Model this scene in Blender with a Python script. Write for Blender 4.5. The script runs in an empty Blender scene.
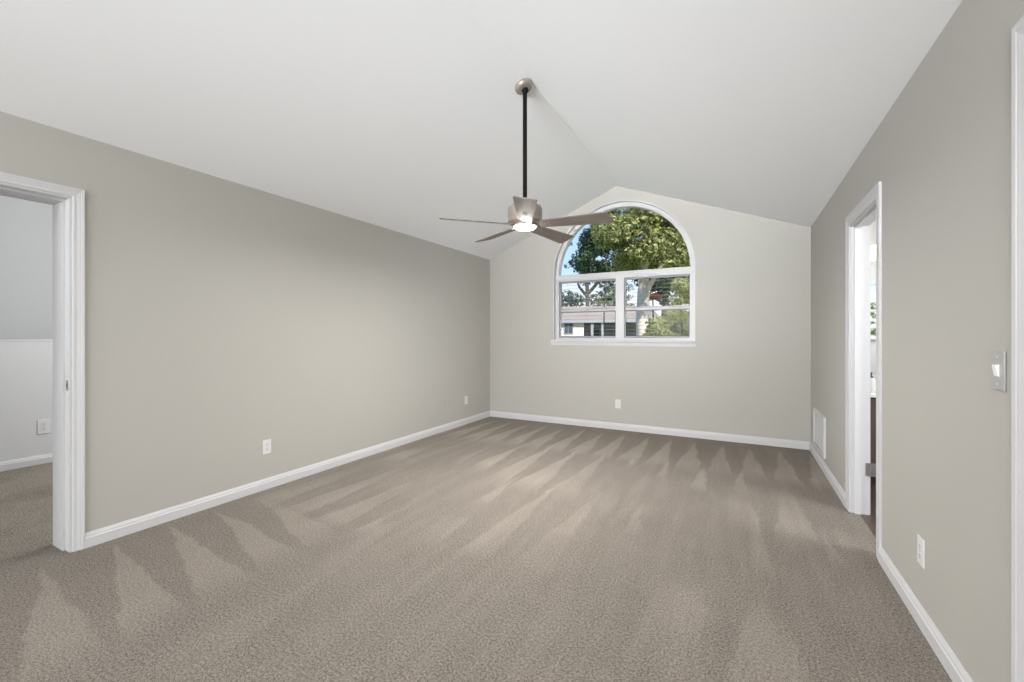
import bpy, bmesh, math, random
from math import sin, cos, pi, radians
from mathutils import Vector, Matrix, noise as mnoise

random.seed(7)
scene = bpy.context.scene
COL = scene.collection

# ------------------------------------------------------------------ camera
F_PX, YAW, HOR, CAM_Z = 423.61, 0.49124, 335.35, 1.243
cam_data = bpy.data.cameras.new('camera')
cam_data.sensor_width = 36.0
cam_data.lens = F_PX / 1024 * 36.0
cam_data.shift_y = (HOR - 341.0) / 1024
cam_data.clip_start = 0.02
cam_data.clip_end = 400
camera = bpy.data.objects.new('camera', cam_data)
camera.location = (0, 0, CAM_Z)
camera.rotation_euler = (pi / 2, 0, YAW)
COL.objects.link(camera)
scene.camera = camera

# ------------------------------------------------------------------ colour management
scene.view_settings.view_transform = 'Standard'
scene.view_settings.look = 'None'
scene.view_settings.gamma = 1.0
scene.view_settings.use_curve_mapping = False
scene.view_settings.exposure = 0.10
scene.cycles.max_bounces = 14
scene.cycles.diffuse_bounces = 8
scene.cycles.transparent_max_bounces = 24
scene.cycles.sample_clamp_indirect = 6.0

# ------------------------------------------------------------------ world sky
world = bpy.data.worlds.new('sky')
scene.world = world
world.use_nodes = True
wn, wl = world.node_tree.nodes, world.node_tree.links
wn.clear()
w_out = wn.new('ShaderNodeOutputWorld')
w_bg = wn.new('ShaderNodeBackground')
w_bg.inputs['Strength'].default_value = 1.25
w_tc = wn.new('ShaderNodeTexCoord')
w_sep = wn.new('ShaderNodeSeparateXYZ')
w_ramp = wn.new('ShaderNodeValToRGB')
w_ramp.color_ramp.elements[0].position = 0.07
w_ramp.color_ramp.elements[0].color = (0.95, 0.97, 1.0, 1)
w_ramp.color_ramp.elements[1].position = 0.40
w_ramp.color_ramp.elements[1].color = (0.25, 0.48, 0.92, 1)
e = w_ramp.color_ramp.elements.new(0.15)
e.color = (0.50, 0.71, 0.98, 1)
wl.new(w_tc.outputs['Generated'], w_sep.inputs[0])
wl.new(w_sep.outputs['Z'], w_ramp.inputs[0])
wl.new(w_ramp.outputs[0], w_bg.inputs['Color'])
wl.new(w_bg.outputs[0], w_out.inputs[0])

# ------------------------------------------------------------------ sun and large area lights
sun_data = bpy.data.lights.new('sun', 'SUN')
sun_data.energy = 8.0
sun_data.angle = 0.01
sun_data.color = (1.0, 0.95, 0.86)
sun = bpy.data.objects.new('sun', sun_data)
sun.rotation_euler = Vector((-0.62, 0.48, -0.62)).to_track_quat('-Z', 'Y').to_euler()
sun.location = (5, -8, 12)
COL.objects.link(sun)


def area(name, loc, aim, sx, sy, watts, color):
    d = bpy.data.lights.new(name, 'AREA')
    d.shape = 'RECTANGLE'
    d.size, d.size_y = sx, sy
    d.energy = watts
    d.color = color
    o = bpy.data.objects.new(name, d)
    o.location = loc
    o.rotation_euler = (Vector(aim) - Vector(loc)).to_track_quat('-Z', 'Z').to_euler()
    COL.objects.link(o)
    return o


area('rear_fill', (-1.34, -5.90, 1.45), (-1.34, 4.0, 1.75), 3.4, 2.0, 305, (0.945, 0.975, 1.0))  # added fill lamp; the rear wall has no window
area('rear_top_fill', (-1.34, -1.0, 2.85), (-1.34, -0.7, 0.0), 1.6, 1.6, 32, (1.0, 0.99, 0.97))  # unseen fill lamp, added to lift the near floor and side walls
up_fill = area('upward_fill', (-1.30, -5.85, 0.40), (-0.90, 5.6, 3.55), 2.8, 0.5, 31, (0.955, 0.98, 1.0))  # added low lamp aimed up to brighten the far ceiling
up_fill.data.spread = radians(30)
area('loft_fill', (-4.1, 2.9, 2.9), (-5.95, 1.3, 0.4), 1.0, 0.8, 82, (0.99, 0.99, 0.99))  # added lamp to light the next room; no fixture hangs there
area('bath_fill', (2.50, 2.9, 1.6), (-3.3, 4.6, 0.9), 0.9, 1.0, 46, (0.99, 0.99, 1.0))  # added lamp inside the bathroom, throwing light out through the doorway

# ------------------------------------------------------------------ room numbers (metres)
XL, XR, YB, YF = -3.373, 0.692, 5.587, -6.00
EL, ER = 2.404, 2.417
RX, RZ = -1.4228, 3.2164
LT = 0.237           # left wall thickness
RT = 0.105           # right wall thickness
SL = (RZ - EL) / (RX - XL)
SR = (RZ - ER) / (XR - RX)
XO = XL - LT
XI = XR + RT


# ------------------------------------------------------------------ materials
def new_mat(name):
    m = bpy.data.materials.new(name)
    m.use_nodes = True
    nt = m.node_tree
    nt.nodes.clear()
    out = nt.nodes.new('ShaderNodeOutputMaterial')
    b = nt.nodes.new('ShaderNodeBsdfPrincipled')
    nt.links.new(b.outputs[0], out.inputs[0])
    return m, nt, b, out


def srgb(r, g, b):
    f = lambda c: (c / 255 / 12.92) if c / 255 <= 0.04045 else ((c / 255 + 0.055) / 1.055) ** 2.4
    return (f(r), f(g), f(b), 1)


def paint(name, col, rough=0.6, var=0.02, bump=0.0, bscale=60.0, spec=0.3, metal=0.0, nscale=3.0):
    """A painted / plain surface with a slight procedural unevenness."""
    m, nt, b, out = new_mat(name)
    N, L = nt.nodes, nt.links
    tc = N.new('ShaderNodeTexCoord')
    nz = N.new('ShaderNodeTexNoise')
    nz.inputs['Scale'].default_value = nscale
    nz.inputs['Detail'].default_value = 3
    L.new(tc.outputs['Object'], nz.inputs['Vector'])
    mr = N.new('ShaderNodeMapRange')
    mr.inputs['To Min'].default_value = 1 - var
    mr.inputs['To Max'].default_value = 1 + var
    L.new(nz.outputs['Fac'], mr.inputs['Value'])
    mx = N.new('ShaderNodeVectorMath')
    mx.operation = 'SCALE'
    mx.inputs[0].default_value = col[:3]
    L.new(mr.outputs[0], mx.inputs['Scale'])
    L.new(mx.outputs[0], b.inputs['Base Color'])
    b.inputs['Roughness'].default_value = rough
    b.inputs['Metallic'].default_value = metal
    b.inputs['Specular IOR Level'].default_value = spec
    if bump:
        n2 = N.new('ShaderNodeTexNoise')
        n2.inputs['Scale'].default_value = bscale
        n2.inputs['Detail'].default_value = 4
        L.new(tc.outputs['Object'], n2.inputs['Vector'])
        bp = N.new('ShaderNodeBump')
        bp.inputs['Strength'].default_value = bump
        bp.inputs['Distance'].default_value = 0.004
        L.new(n2.outputs['Fac'], bp.inputs['Height'])
        L.new(bp.outputs[0], b.inputs['Normal'])
    return m


M = {}
M['wall'] = paint('greige_wall_paint', (0.458, 0.447, 0.412), 0.5, 0.008, 0.12, 90, 0.35)
M['ceiling'] = paint('white_ceiling_paint', (0.872, 0.885, 0.908), 0.9, 0.006, 0.08, 70, 0.1)
M['trim'] = paint('white_trim_paint', (0.60, 0.60, 0.61), 0.42, 0.006, spec=0.45)
M['loft_wall'] = paint('pale_grey_loft_paint', (0.62, 0.625, 0.63), 0.6, 0.01, 0.1, 90, 0.3)
M['bath_wall'] = paint('white_bathroom_paint', (0.62, 0.62, 0.61), 0.5, 0.01, spec=0.3)
M['plate'] = paint('white_plastic', (0.70, 0.70, 0.705), 0.35, 0.004, spec=0.5)
M['slot'] = paint('dark_slot_plastic', (0.05, 0.05, 0.05), 0.6, 0.0)
M['grey_plate'] = paint('grey_switch_plate_plastic', (0.40, 0.40, 0.40), 0.3, 0.004, spec=0.5)
M['bright_white'] = paint('bright_white_toggle', (0.93, 0.93, 0.93), 0.2, 0.0, spec=0.6)
M['nickel'] = paint('brushed_nickel', (0.36, 0.31, 0.275), 0.42, 0.05, spec=0.5, metal=0.55, nscale=30)
M['steel'] = paint('satin_steel', (0.42, 0.41, 0.40), 0.35, 0.04, metal=0.9, nscale=40)
M['black'] = paint('black_rod_paint', (0.006, 0.0055, 0.0055), 0.6, 0.0, spec=0.12)
M['blade_edge'] = paint('dark_blade_edge', (0.09, 0.08, 0.07), 0.5, 0.02)
M['vinyl'] = paint('white_vinyl_frame', (0.60, 0.60, 0.61), 0.35, 0.004, spec=0.4)
M['slat'] = paint('grey_blind_slat', (0.30, 0.30, 0.31), 0.5, 0.004)
M['gasket'] = paint('dark_window_gasket', (0.06, 0.06, 0.065), 0.6, 0.0)
M['wood_dark'] = paint('dark_brown_cabinet', (0.10, 0.075, 0.055), 0.4, 0.15, nscale=9)
M['tile_dark'] = paint('dark_brown_bath_floor', (0.085, 0.062, 0.047), 0.4, 0.15, nscale=5)
M['counter'] = paint('white_counter', (0.85, 0.85, 0.84), 0.2, 0.02)
M['stucco'] = paint('white_stucco', (0.78, 0.75, 0.70), 0.8, 0.04, 0.3, 12)
M['roof'] = paint('tan_roof_shingle', (0.29, 0.235, 0.20), 0.85, 0.25, nscale=6)
M['dark_glass'] = paint('dark_house_glass', (0.06, 0.08, 0.10), 0.12, 0.1, spec=0.6)
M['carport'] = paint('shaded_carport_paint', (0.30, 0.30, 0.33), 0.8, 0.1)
M['lawn'] = paint('lawn_ground', (0.14, 0.19, 0.06), 0.9, 0.25, nscale=2)
M['bark'] = paint('pale_bark', (0.62, 0.52, 0.47), 0.9, 0.35, 0.6, 9, nscale=5)
M['bark_dark'] = paint('dark_bark', (0.11, 0.095, 0.08), 0.9, 0.3, 0.6, 9, nscale=5)
M['rear'] = paint('rear_wall_paint', (0.458, 0.447, 0.412), 0.5, 0.008)
M['label_dark'] = paint('dark_clip', (0.05, 0.045, 0.04), 0.5, 0.0)
M['amber'] = paint('amber_soap', (0.32, 0.16, 0.05), 0.2, 0.05)


def blade_material():
    """Weathered grey-brown wood grain along the blade."""
    m, nt, b, out = new_mat('weathered_grey_oak')
    N, L = nt.nodes, nt.links
    tc = N.new('ShaderNodeTexCoord')
    mp = N.new('ShaderNodeMapping')
    mp.inputs['Scale'].default_value = (3, 45, 30)
    L.new(tc.outputs['Object'], mp.inputs[0])
    nz = N.new('ShaderNodeTexNoise')
    nz.inputs['Scale'].default_value = 1.0
    nz.inputs['Detail'].default_value = 5
    L.new(mp.outputs[0], nz.inputs['Vector'])
    r = N.new('ShaderNodeValToRGB')
    r.color_ramp.elements[0].position = 0.3
    r.color_ramp.elements[0].color = (0.135, 0.115, 0.098, 1)
    r.color_ramp.elements[1].position = 0.7
    r.color_ramp.elements[1].color = (0.205, 0.178, 0.152, 1)
    L.new(nz.outputs['Fac'], r.inputs[0])
    L.new(r.outputs[0], b.inputs['Base Color'])
    b.inputs['Roughness'].default_value = 0.45
    return m


M['blade'] = blade_material()


def glass_material():
    m, nt, b, out = new_mat('window_glass')
    N, L = nt.nodes, nt.links
    N.remove(b)
    tr = N.new('ShaderNodeBsdfTransparent')
    tr.inputs['Color'].default_value = (0.96, 0.97, 0.97, 1)
    gl = N.new('ShaderNodeBsdfGlossy')
    gl.inputs['Roughness'].default_value = 0.02
    fr = N.new('ShaderNodeFresnel')
    fr.inputs['IOR'].default_value = 1.12
    mx = N.new('ShaderNodeMixShader')
    L.new(fr.outputs[0], mx.inputs[0])
    L.new(tr.outputs[0], mx.inputs[1])
    L.new(gl.outputs[0], mx.inputs[2])
    L.new(mx.outputs[0], out.inputs[0])
    return m


M['glass'] = glass_material()


def emit(name, col, s):
    m, nt, b, out = new_mat(name)
    b.inputs['Base Color'].default_value = (*col[:3], 1)
    b.inputs['Emission Color'].default_value = (*col[:3], 1)
    b.inputs['Emission Strength'].default_value = s
    return m


M['lens'] = emit('lit_fan_lens', (1.0, 0.96, 0.90), 75.0)
M['vanity_glow'] = emit('lit_vanity_shade', (1.0, 0.86, 0.58), 2.2)


def mirror_material():
    m, nt, b, out = new_mat('mirror_silver')
    b.inputs['Base Color'].default_value = (0.86, 0.88, 0.88, 1)
    b.inputs['Metallic'].default_value = 1
    b.inputs['Roughness'].default_value = 0.02
    return m


M['mirror'] = mirror_material()


def leaf_material(name, c1, c2, trans=0.35):
    m, nt, b, out = new_mat(name)
    N, L = nt.nodes, nt.links
    geo = N.new('ShaderNodeNewGeometry')
    r = N.new('ShaderNodeValToRGB')
    r.color_ramp.elements[0].color = (*c1, 1)
    r.color_ramp.elements[1].color = (*c2, 1)
    L.new(geo.outputs['Random Per Island'], r.inputs[0])
    L.new(r.outputs[0], b.inputs['Base Color'])
    b.inputs['Roughness'].default_value = 0.6
    b.inputs['Specular IOR Level'].default_value = 0.25
    t = N.new('ShaderNodeBsdfTranslucent')
    L.new(r.outputs[0], t.inputs['Color'])
    mx = N.new('ShaderNodeMixShader')
    mx.inputs[0].default_value = trans
    L.new(b.outputs[0], mx.inputs[1])
    L.new(t.outputs[0], mx.inputs[2])
    L.new(mx.outputs[0], out.inputs[0])
    return m


M['leaf_oak'] = leaf_material('oak_leaves', (0.07, 0.10, 0.03), (0.52, 0.51, 0.21))
M['leaf_dark'] = leaf_material('dark_leaves', (0.02, 0.04, 0.025), (0.08, 0.11, 0.06), 0.15)
M['leaf_shaded'] = leaf_material('shade_dark_leaves', (0.025, 0.06, 0.03), (0.12, 0.18, 0.09), 0.2)  # shade of the left-hand foliage put into the leaf colour
M['leaf_yellow'] = leaf_material('yellow_green_leaves', (0.20, 0.22, 0.08), (0.47, 0.45, 0.20))
M['leaf_grey'] = leaf_material('grey_green_leaves', (0.14, 0.17, 0.10), (0.34, 0.36, 0.24))
M['leaf_orange'] = leaf_material('orange_leaves', (0.42, 0.14, 0.07), (0.62, 0.25, 0.13))


def carpet_material(name, tint=(1, 1, 1), marks=True):
    m, nt, b, out = new_mat(name)
    N, L = nt.nodes, nt.links

    def val(op, a, c=None, d=None, clamp=False):
        n = N.new('ShaderNodeMath')
        n.operation = op
        n.use_clamp = clamp
        for i, v in enumerate((a, c, d)):
            if v is None:
                continue
            if isinstance(v, (int, float)):
                n.inputs[i].default_value = v
            else:
                L.new(v, n.inputs[i])
        return n.outputs[0]

    def smooth(v, lo, hi, a=0.0, c=1.0):
        n = N.new('ShaderNodeMapRange')
        n.interpolation_type = 'SMOOTHSTEP'
        n.inputs['From Min'].default_value = lo
        n.inputs['From Max'].default_value = hi
        n.inputs['To Min'].default_value = a
        n.inputs['To Max'].default_value = c
        L.new(v, n.inputs['Value'])
        return n.outputs[0]

    def noise_(vec, scale, detail=2.0, rough=0.5):
        n = N.new('ShaderNodeTexNoise')
        n.inputs['Scale'].default_value = scale
        n.inputs['Detail'].default_value = detail
        n.inputs['Roughness'].default_value = rough
        L.new(vec, n.inputs['Vector'])
        return n.outputs['Fac']

    tc = N.new('ShaderNodeTexCoord')
    pos = tc.outputs['Object']
    sep = N.new('ShaderNodeSeparateXYZ')
    L.new(pos, sep.inputs[0])
    X0, Y0 = sep.outputs['X'], sep.outputs['Y']

    # fibre tufts: two scales of grain
    g1 = noise_(pos, 100.0, 3.0, 0.85)
    g2 = noise_(pos, 240.0, 1.0, 0.6)
    grain = val('ADD', val('MULTIPLY', g1, 0.62), val('MULTIPLY', g2, 0.38))
    grain = smooth(grain, 0.36, 0.64)
    blot = noise_(pos, 2.2, 3.0, 0.55)
    blot2 = noise_(pos, 9.0, 3.0, 0.6)

    if marks:
        wob = noise_(pos, 2.6, 2.0)
        wob2 = noise_(pos, 14.0, 2.0)
        wv = val('ADD', val('MULTIPLY', val('SUBTRACT', wob, 0.5), 0.09), val('MULTIPLY', val('SUBTRACT', wob2, 0.5), 0.04))
        X = val('ADD', X0, wv)
        Y = val('ADD', Y0, wv)

        def wedges(across, along, period, phase, length, jag=0.0):
            """Vacuum strokes: wedges whose tip is at along = 0 and which widen to along = length."""
            u = val('FRACT', val('ADD', val('DIVIDE', across, period), phase))
            tri = val('ABSOLUTE', val('SUBTRACT', u, 0.5))          # 0 in the middle, .5 at the edges
            t = val('DIVIDE', along, length)
            d = val('SUBTRACT', val('MULTIPLY', t, 0.44), tri)
            w = smooth(d, -0.03, 0.05)
            inside = val('MULTIPLY', smooth(t, 0.0, 0.04), smooth(t, 0.72, 1.05, 1.0, 0.0))
            return val('MULTIPLY', w, inside)

        # a row along the back wall, then two more rows towards the camera
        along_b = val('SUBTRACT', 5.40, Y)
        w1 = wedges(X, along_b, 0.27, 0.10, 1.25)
        w2 = wedges(X, val('SUBTRACT', 4.45, Y), 0.31, 0.45, 1.5)
        w3 = wedges(X, val('SUBTRACT', 3.35, Y), 0.36, 0.2, 1.9)
        # strokes coming off the left wall beside the doorway
        xs = val('ADD', X0, 3.31)
        ysk = val('ADD', Y, val('MULTIPLY', xs, 0.20))
        w4 = wedges(ysk, xs, 0.285, 0.62, 1.15)
        near = val('MULTIPLY', smooth(Y0, 1.75, 2.05, 1.0, 0.0), smooth(X0, -2.1, -1.9, 1.0, 0.0))
        w4 = val('MULTIPLY', w4, near)
        far = val('SUBTRACT', 1.0, near)
        patch = smooth(noise_(pos, 0.9, 1.0), 0.42, 0.60)
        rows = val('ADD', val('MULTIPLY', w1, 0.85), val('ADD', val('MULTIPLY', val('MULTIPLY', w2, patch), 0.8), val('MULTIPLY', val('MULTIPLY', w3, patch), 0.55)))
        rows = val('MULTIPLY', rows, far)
        # long soft streaks running the length of the room
        mp = N.new('ShaderNodeMapping')
        mp.inputs['Scale'].default_value = (12.0, 1.1, 1)
        mp.inputs['Rotation'].default_value = (0, 0, radians(-3))
        L.new(pos, mp.inputs[0])
        st = smooth(noise_(mp.outputs[0], 1.0, 3.0, 0.55), 0.40, 0.66)
        streak = val('MULTIPLY', st, far)
        mark = val('ADD', val('MULTIPLY', rows, 0.31), val('ADD', val('MULTIPLY', w4, 0.20), val('MULTIPLY', streak, 0.065)))  # row strokes also painted paler to lift the dim far floor
    else:
        mark = val('MULTIPLY', smooth(noise_(pos, 1.6, 2.0), 0.4, 0.62), 0.14)
    v = val('ADD', val('ADD', 0.34, val('MULTIPLY', grain, 0.86)), mark)
    v = val('ADD', v, val('MULTIPLY', val('SUBTRACT', blot, 0.5), 0.14))
    v = val('ADD', v, val('MULTIPLY', val('SUBTRACT', blot2, 0.5), 0.12))
    sc = N.new('ShaderNodeVectorMath')
    sc.operation = 'SCALE'
    base = (0.392 * tint[0], 0.344 * tint[1], 0.300 * tint[2])
    sc.inputs[0].default_value = base
    L.new(v, sc.inputs['Scale'])
    L.new(sc.outputs[0], b.inputs['Base Color'])
    b.inputs['Roughness'].default_value = 0.95
    b.inputs['Specular IOR Level'].default_value = 0.08
    bp = N.new('ShaderNodeBump')
    bp.inputs['Strength'].default_value = 0.8
    bp.inputs['Distance'].default_value = 0.008
    L.new(grain, bp.inputs['Height'])
    L.new(bp.outputs[0], b.inputs['Normal'])
    return m


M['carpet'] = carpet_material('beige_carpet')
M['loft_carpet'] = carpet_material('loft_carpet', (1.0, 1.02, 0.98), False)


# ------------------------------------------------------------------ mesh helpers
def link(name, bm, mat, parent=None, smooth=False, label=None):
    bmesh.ops.recalc_face_normals(bm, faces=bm.faces)
    me = bpy.data.meshes.new(name)
    bm.to_mesh(me)
    bm.free()
    me.materials.append(mat)
    if smooth:
        for p in me.polygons:
            p.use_smooth = True
        me.set_sharp_from_angle(angle=radians(35))
    o = bpy.data.objects.new(name, me)
    COL.objects.link(o)
    if parent:
        o.parent = parent
    if label:
        o['label'] = label
    return o


def box(bm, x0, x1, y0, y1, z0, z1, bev=0.0):
    r = bmesh.ops.create_cube(bm, size=1)
    vs = r['verts']
    for v in vs:
        v.co = Vector(((x0 + x1) / 2 + v.co.x * (x1 - x0), (y0 + y1) / 2 + v.co.y * (y1 - y0), (z0 + z1) / 2 + v.co.z * (z1 - z0)))
    if bev:
        es = list({e for v in vs for e in v.link_edges})
        bmesh.ops.bevel(bm, geom=es, offset=bev, segments=2, affect='EDGES', profile=0.5)


def prism(bm, pts, axis, a0, a1):
    """Extrude a 2-D outline along an axis ('x': pts are (y,z); 'y': (x,z); 'z': (x,y))."""
    def mk(p, a):
        return {'x': (a, p[0], p[1]), 'y': (p[0], a, p[1]), 'z': (p[0], p[1], a)}[axis]
    A = [bm.verts.new(mk(p, a0)) for p in pts]
    B = [bm.verts.new(mk(p, a1)) for p in pts]
    n = len(pts)
    bm.faces.new(A)
    bm.faces.new(B[::-1])
    for i in range(n):
        bm.faces.new((A[i], B[i], B[(i + 1) % n], A[(i + 1) % n]))


def lathe(bm, prof, seg=40, mat=None):
    """Revolve (r, z) points about z."""
    rings = []
    for r, z in prof:
        if r < 1e-6:
            rings.append([bm.verts.new((0, 0, z))])
        else:
            rings.append([bm.verts.new((r * cos(2 * pi * i / seg), r * sin(2 * pi * i / seg), z)) for i in range(seg)])
    for a, b in zip(rings, rings[1:]):
        for i in range(seg):
            j = (i + 1) % seg
            if len(a) == 1 and len(b) == 1:
                continue
            if len(a) == 1:
                bm.faces.new((a[0], b[i], b[j]))
            elif len(b) == 1:
                bm.faces.new((a[i], b[0], a[j]))
            else:
                bm.faces.new((a[i], b[i], b[j], a[j]))
    if mat is not None:
        for ring in rings:
            for v in ring:
                v.co = mat @ v.co


def tube(bm, pts, rads, seg=10):
    """Tapered tube through points."""
    rings = []
    for k, p in enumerate(pts):
        p = Vector(p)
        d = Vector(pts[min(k + 1, len(pts) - 1)]) - Vector(pts[max(k - 1, 0)])
        d.normalize()
        up = Vector((0, 0, 1)) if abs(d.z) < 0.9 else Vector((1, 0, 0))
        a = d.cross(up).normalized()
        c = d.cross(a)
        rings.append([bm.verts.new(p + (a * cos(2 * pi * i / seg) + c * sin(2 * pi * i / seg)) * rads[k]) for i in range(seg)])
    for r0, r1 in zip(rings, rings[1:]):
        for i in range(seg):
            bm.faces.new((r0[i], r0[(i + 1) % seg], r1[(i + 1) % seg], r1[i]))
    bm.faces.new(rings[0][::-1])
    bm.faces.new(rings[-1])


def empty(name, loc, rot=(0, 0, 0)):
    o = bpy.data.objects.new(name, None)
    o.empty_display_size = 0.1
    o.location = loc
    o.rotation_euler = rot
    COL.objects.link(o)
    return o


def tag(o, label, cat, group=None, kind=None):
    o['label'] = label
    o['category'] = cat
    if group:
        o['group'] = group
    if kind:
        o['kind'] = kind
    return o


def struct(o, label=None):
    o['kind'] = 'structure'
    if label:
        o['label'] = label
    return o


def copy_tree(o, parent=None):
    c = o.copy()
    COL.objects.link(c)
    if parent:
        c.parent = parent
    for ch in list(o.children):
        copy_tree(ch, c)
    return c


# ------------------------------------------------------------------ floor, ceiling, walls
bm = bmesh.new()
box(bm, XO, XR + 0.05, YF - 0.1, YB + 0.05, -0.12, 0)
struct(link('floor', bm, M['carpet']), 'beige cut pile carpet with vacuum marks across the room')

bm = bmesh.new()
ext = 0.30
zl = EL - SL * ext
zr = ER - SR * ext
pts = [(XL - ext + 0.08, EL - SL * (ext - 0.08)), (RX, RZ), (XR + 0.10, ER - SR * 0.10), (XR + 0.10, ER + 0.35), (RX, RZ + 0.3), (XL - ext + 0.08, EL + 0.35)]
prism(bm, pts, 'y', YF - 0.1, YB + 0.21)
struct(link('ceiling', bm, M['ceiling']), 'white vaulted ceiling with a ridge running to the arched window')

# left wall with its doorway
DL0, DL1, DH = 0.135, 0.960, 2.045
bm = bmesh.new()
box(bm, XO, XL, YF - 0.1, DL0, 0, EL + 0.02)
box(bm, XO, XL, DL1, YB + 0.21, 0, EL + 0.02)
box(bm, XO, XL, DL0, DL1, DH, EL + 0.02)
struct(link('wall_left', bm, M['wall']), 'greige wall on the left with the open doorway')

# right wall with two doorways
DR0, DR1, DH2 = 3.074, 3.762, 2.020
DS0, DS1 = 0.85, 1.657
bm = bmesh.new()
zt = ER + 0.02
for a, b_ in ((YF - 0.1, DS0), (DS1, DR0), (DR1, YB + 0.21)):
    box(bm, XR, XI, a, b_, 0, zt)
box(bm, XR, XI, DS0, DS1, DH, zt)
box(bm, XR, XI, DR0, DR1, DH2, zt)
struct(link('wall_right', bm, M['wall']), 'greige wall on the right with the narrow open doorway')

# rear wall behind the camera
bm = bmesh.new()
prism(bm, [(XO, 0), (XI, 0), (XI, ER), (RX, RZ + 0.1), (XO, EL)], 'y', YF - 0.1, YF)
struct(link('wall_rear', bm, M['rear']), 'greige wall behind the viewer')

# back wall with the arched opening
WCX, WHW, WZ0, WZS = -1.394, 0.930, 1.125, 2.087
YT = YB + 0.213


def arch_loop(hw, z0, zs, n=48, cx=WCX):
    pts = [(cx - hw, z0), (cx + hw, z0)]
    for i in range(n + 1):
        a = pi * i / n
        pts.append((cx + hw * cos(a), zs + hw * sin(a)))
    return pts


def wall_back():
    hole = arch_loop(WHW, WZ0, WZS)
    # outer boundary points radiating from the window centre, matched one to one with the hole
    outer = []
    xl, xr = XO, XI
    def top(x):
        return (RZ - SL * (RX - x) if x < RX else RZ - SR * (x - RX)) + 0.03
    n = len(hole)
    outer.append((xl, 0.0))
    outer.append((xr, 0.0))
    m = n - 2
    for i in range(m):
        a = pi * i / (m - 1)
        dx, dz = cos(a), sin(a)
        best = 99
        # ray against the side walls and the two slopes
        ts = []
        if dx > 1e-6:
            ts.append((xr - WCX) / dx)
        if dx < -1e-6:
            ts.append((xl - WCX) / dx)
        for k in range(1, 2400):
            t = k * 0.0015
            if WZS + dz * t > top(WCX + dx * t):
                ts.append(t)
                break
        t = min(ts)
        outer.append((WCX + dx * t, WZS + dz * t))
    # force corners
    def snap(x, z):
        k = min(range(2, n), key=lambda i: (outer[i][0] - x) ** 2 + (outer[i][1] - z) ** 2)
        outer[k] = (x, z)
    snap(xr, top(xr))
    snap(xl, top(xl))
    snap(RX, top(RX))
    bm = bmesh.new()
    def ring(pts, y):
        return [bm.verts.new((p[0], y, p[1])) for p in pts]
    hf, of, hb, ob = ring(hole, YB), ring(outer, YB), ring(hole, YT), ring(outer, YT)
    for i in range(n):
        j = (i + 1) % n
        bm.faces.new((hf[i], hf[j], of[j], of[i]))
        bm.faces.new((hb[i], ob[i], ob[j], hb[j]))
        bm.faces.new((hf[i], hb[i], hb[j], hf[j]))
        bm.faces.new((of[i], of[j], ob[j], ob[i]))
    return bm


struct(link('wall_back', wall_back(), M['wall']), 'greige gable wall with the arched window')


# ------------------------------------------------------------------ baseboards
BASE = [(0, 0), (0.015, 0), (0.015, 0.056), (0.011, 0.062), (0.011, 0.070), (0.007, 0.078), (0.004, 0.086), (0, 0.086)]


def baseboard(name, side, at, a, b, label):
    bm = bmesh.new()
    if side == 'x+':      # on a wall facing +x, running in y
        prism(bm, [(at + t, z) for t, z in BASE], 'y', a, b)
    elif side == 'x-':
        prism(bm, [(at - t, z) for t, z in BASE], 'y', a, b)
    elif side == 'y-':
        prism(bm, [(at - t, z) for t, z in BASE], 'x', a, b)
    return struct(link(name, bm, M['trim']), label)


CW = 0.050            # casing width
baseboard('baseboard_left', 'x+', XL, DL1 - 0.006 + CW, YB, 'white baseboard along the left wall')
baseboard('baseboard_back', 'y-', YB, XL + 0.015, XR - 0.015, 'white baseboard under the arched window')
baseboard('baseboard_right', 'x-', XR, DR1 - 0.006 + 0.075, YB, 'white baseboard between the far corner and the narrow doorway')
baseboard('baseboard_right.001', 'x-', XR, DS1 + 0.066, DR0 + 0.006 - 0.075, 'white baseboard under the light switch')


# ------------------------------------------------------------------ door casings and jambs
def casing_bm(xw, s, y0, y1, zt, w, t=0.014):
    """U-shaped moulded casing on the wall face x = xw, projecting along s."""
    prof = [(0, 0), (0, 0.55), (0.06, 0.62), (0.20, 0.64), (0.26, 0.58), (0.40, 0.66), (0.58, 0.80), (0.64, 0.76), (0.72, 0.92), (0.92, 1.0), (1.0, 0.92), (1.0, 0)]
    bm = bmesh.new()
    rows = []
    for d, h in prof:
        dd, x = d * w, xw + s * h * t
        rows.append([bm.verts.new(p) for p in ((x, y0 - dd, 0), (x, y0 - dd, zt + dd), (x, y1 + dd, zt + dd), (x, y1 + dd, 0))])
    n = len(rows)
    for i in range(n):
        a, b = rows[i], rows[(i + 1) % n]
        for k in range(3):
            bm.faces.new((a[k], a[k + 1], b[k + 1], b[k]))
    for k in (0, 3):
        bm.faces.new([r[k] for r in rows])
    return bm


def jamb_bm(x0, x1, y0, y1, zt, t=0.018, stop=None):
    bm = bmesh.new()
    box(bm, x0, x1, y0, y0 + t, 0, zt)
    box(bm, x0, x1, y1 - t, y1, 0, zt)
    box(bm, x0, x1, y0 + t, y1 - t, zt - t, zt)
    if stop:
        a, b = stop
        s = 0.011
        box(bm, a, b, y0 + t, y0 + t + s, 0, zt - t)
        box(bm, a, b, y1 - t - s, y1 - t, 0, zt - t)
        box(bm, a, b, y0 + t + s, y1 - t - s, zt - t - s, zt - t)
    return bm


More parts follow.
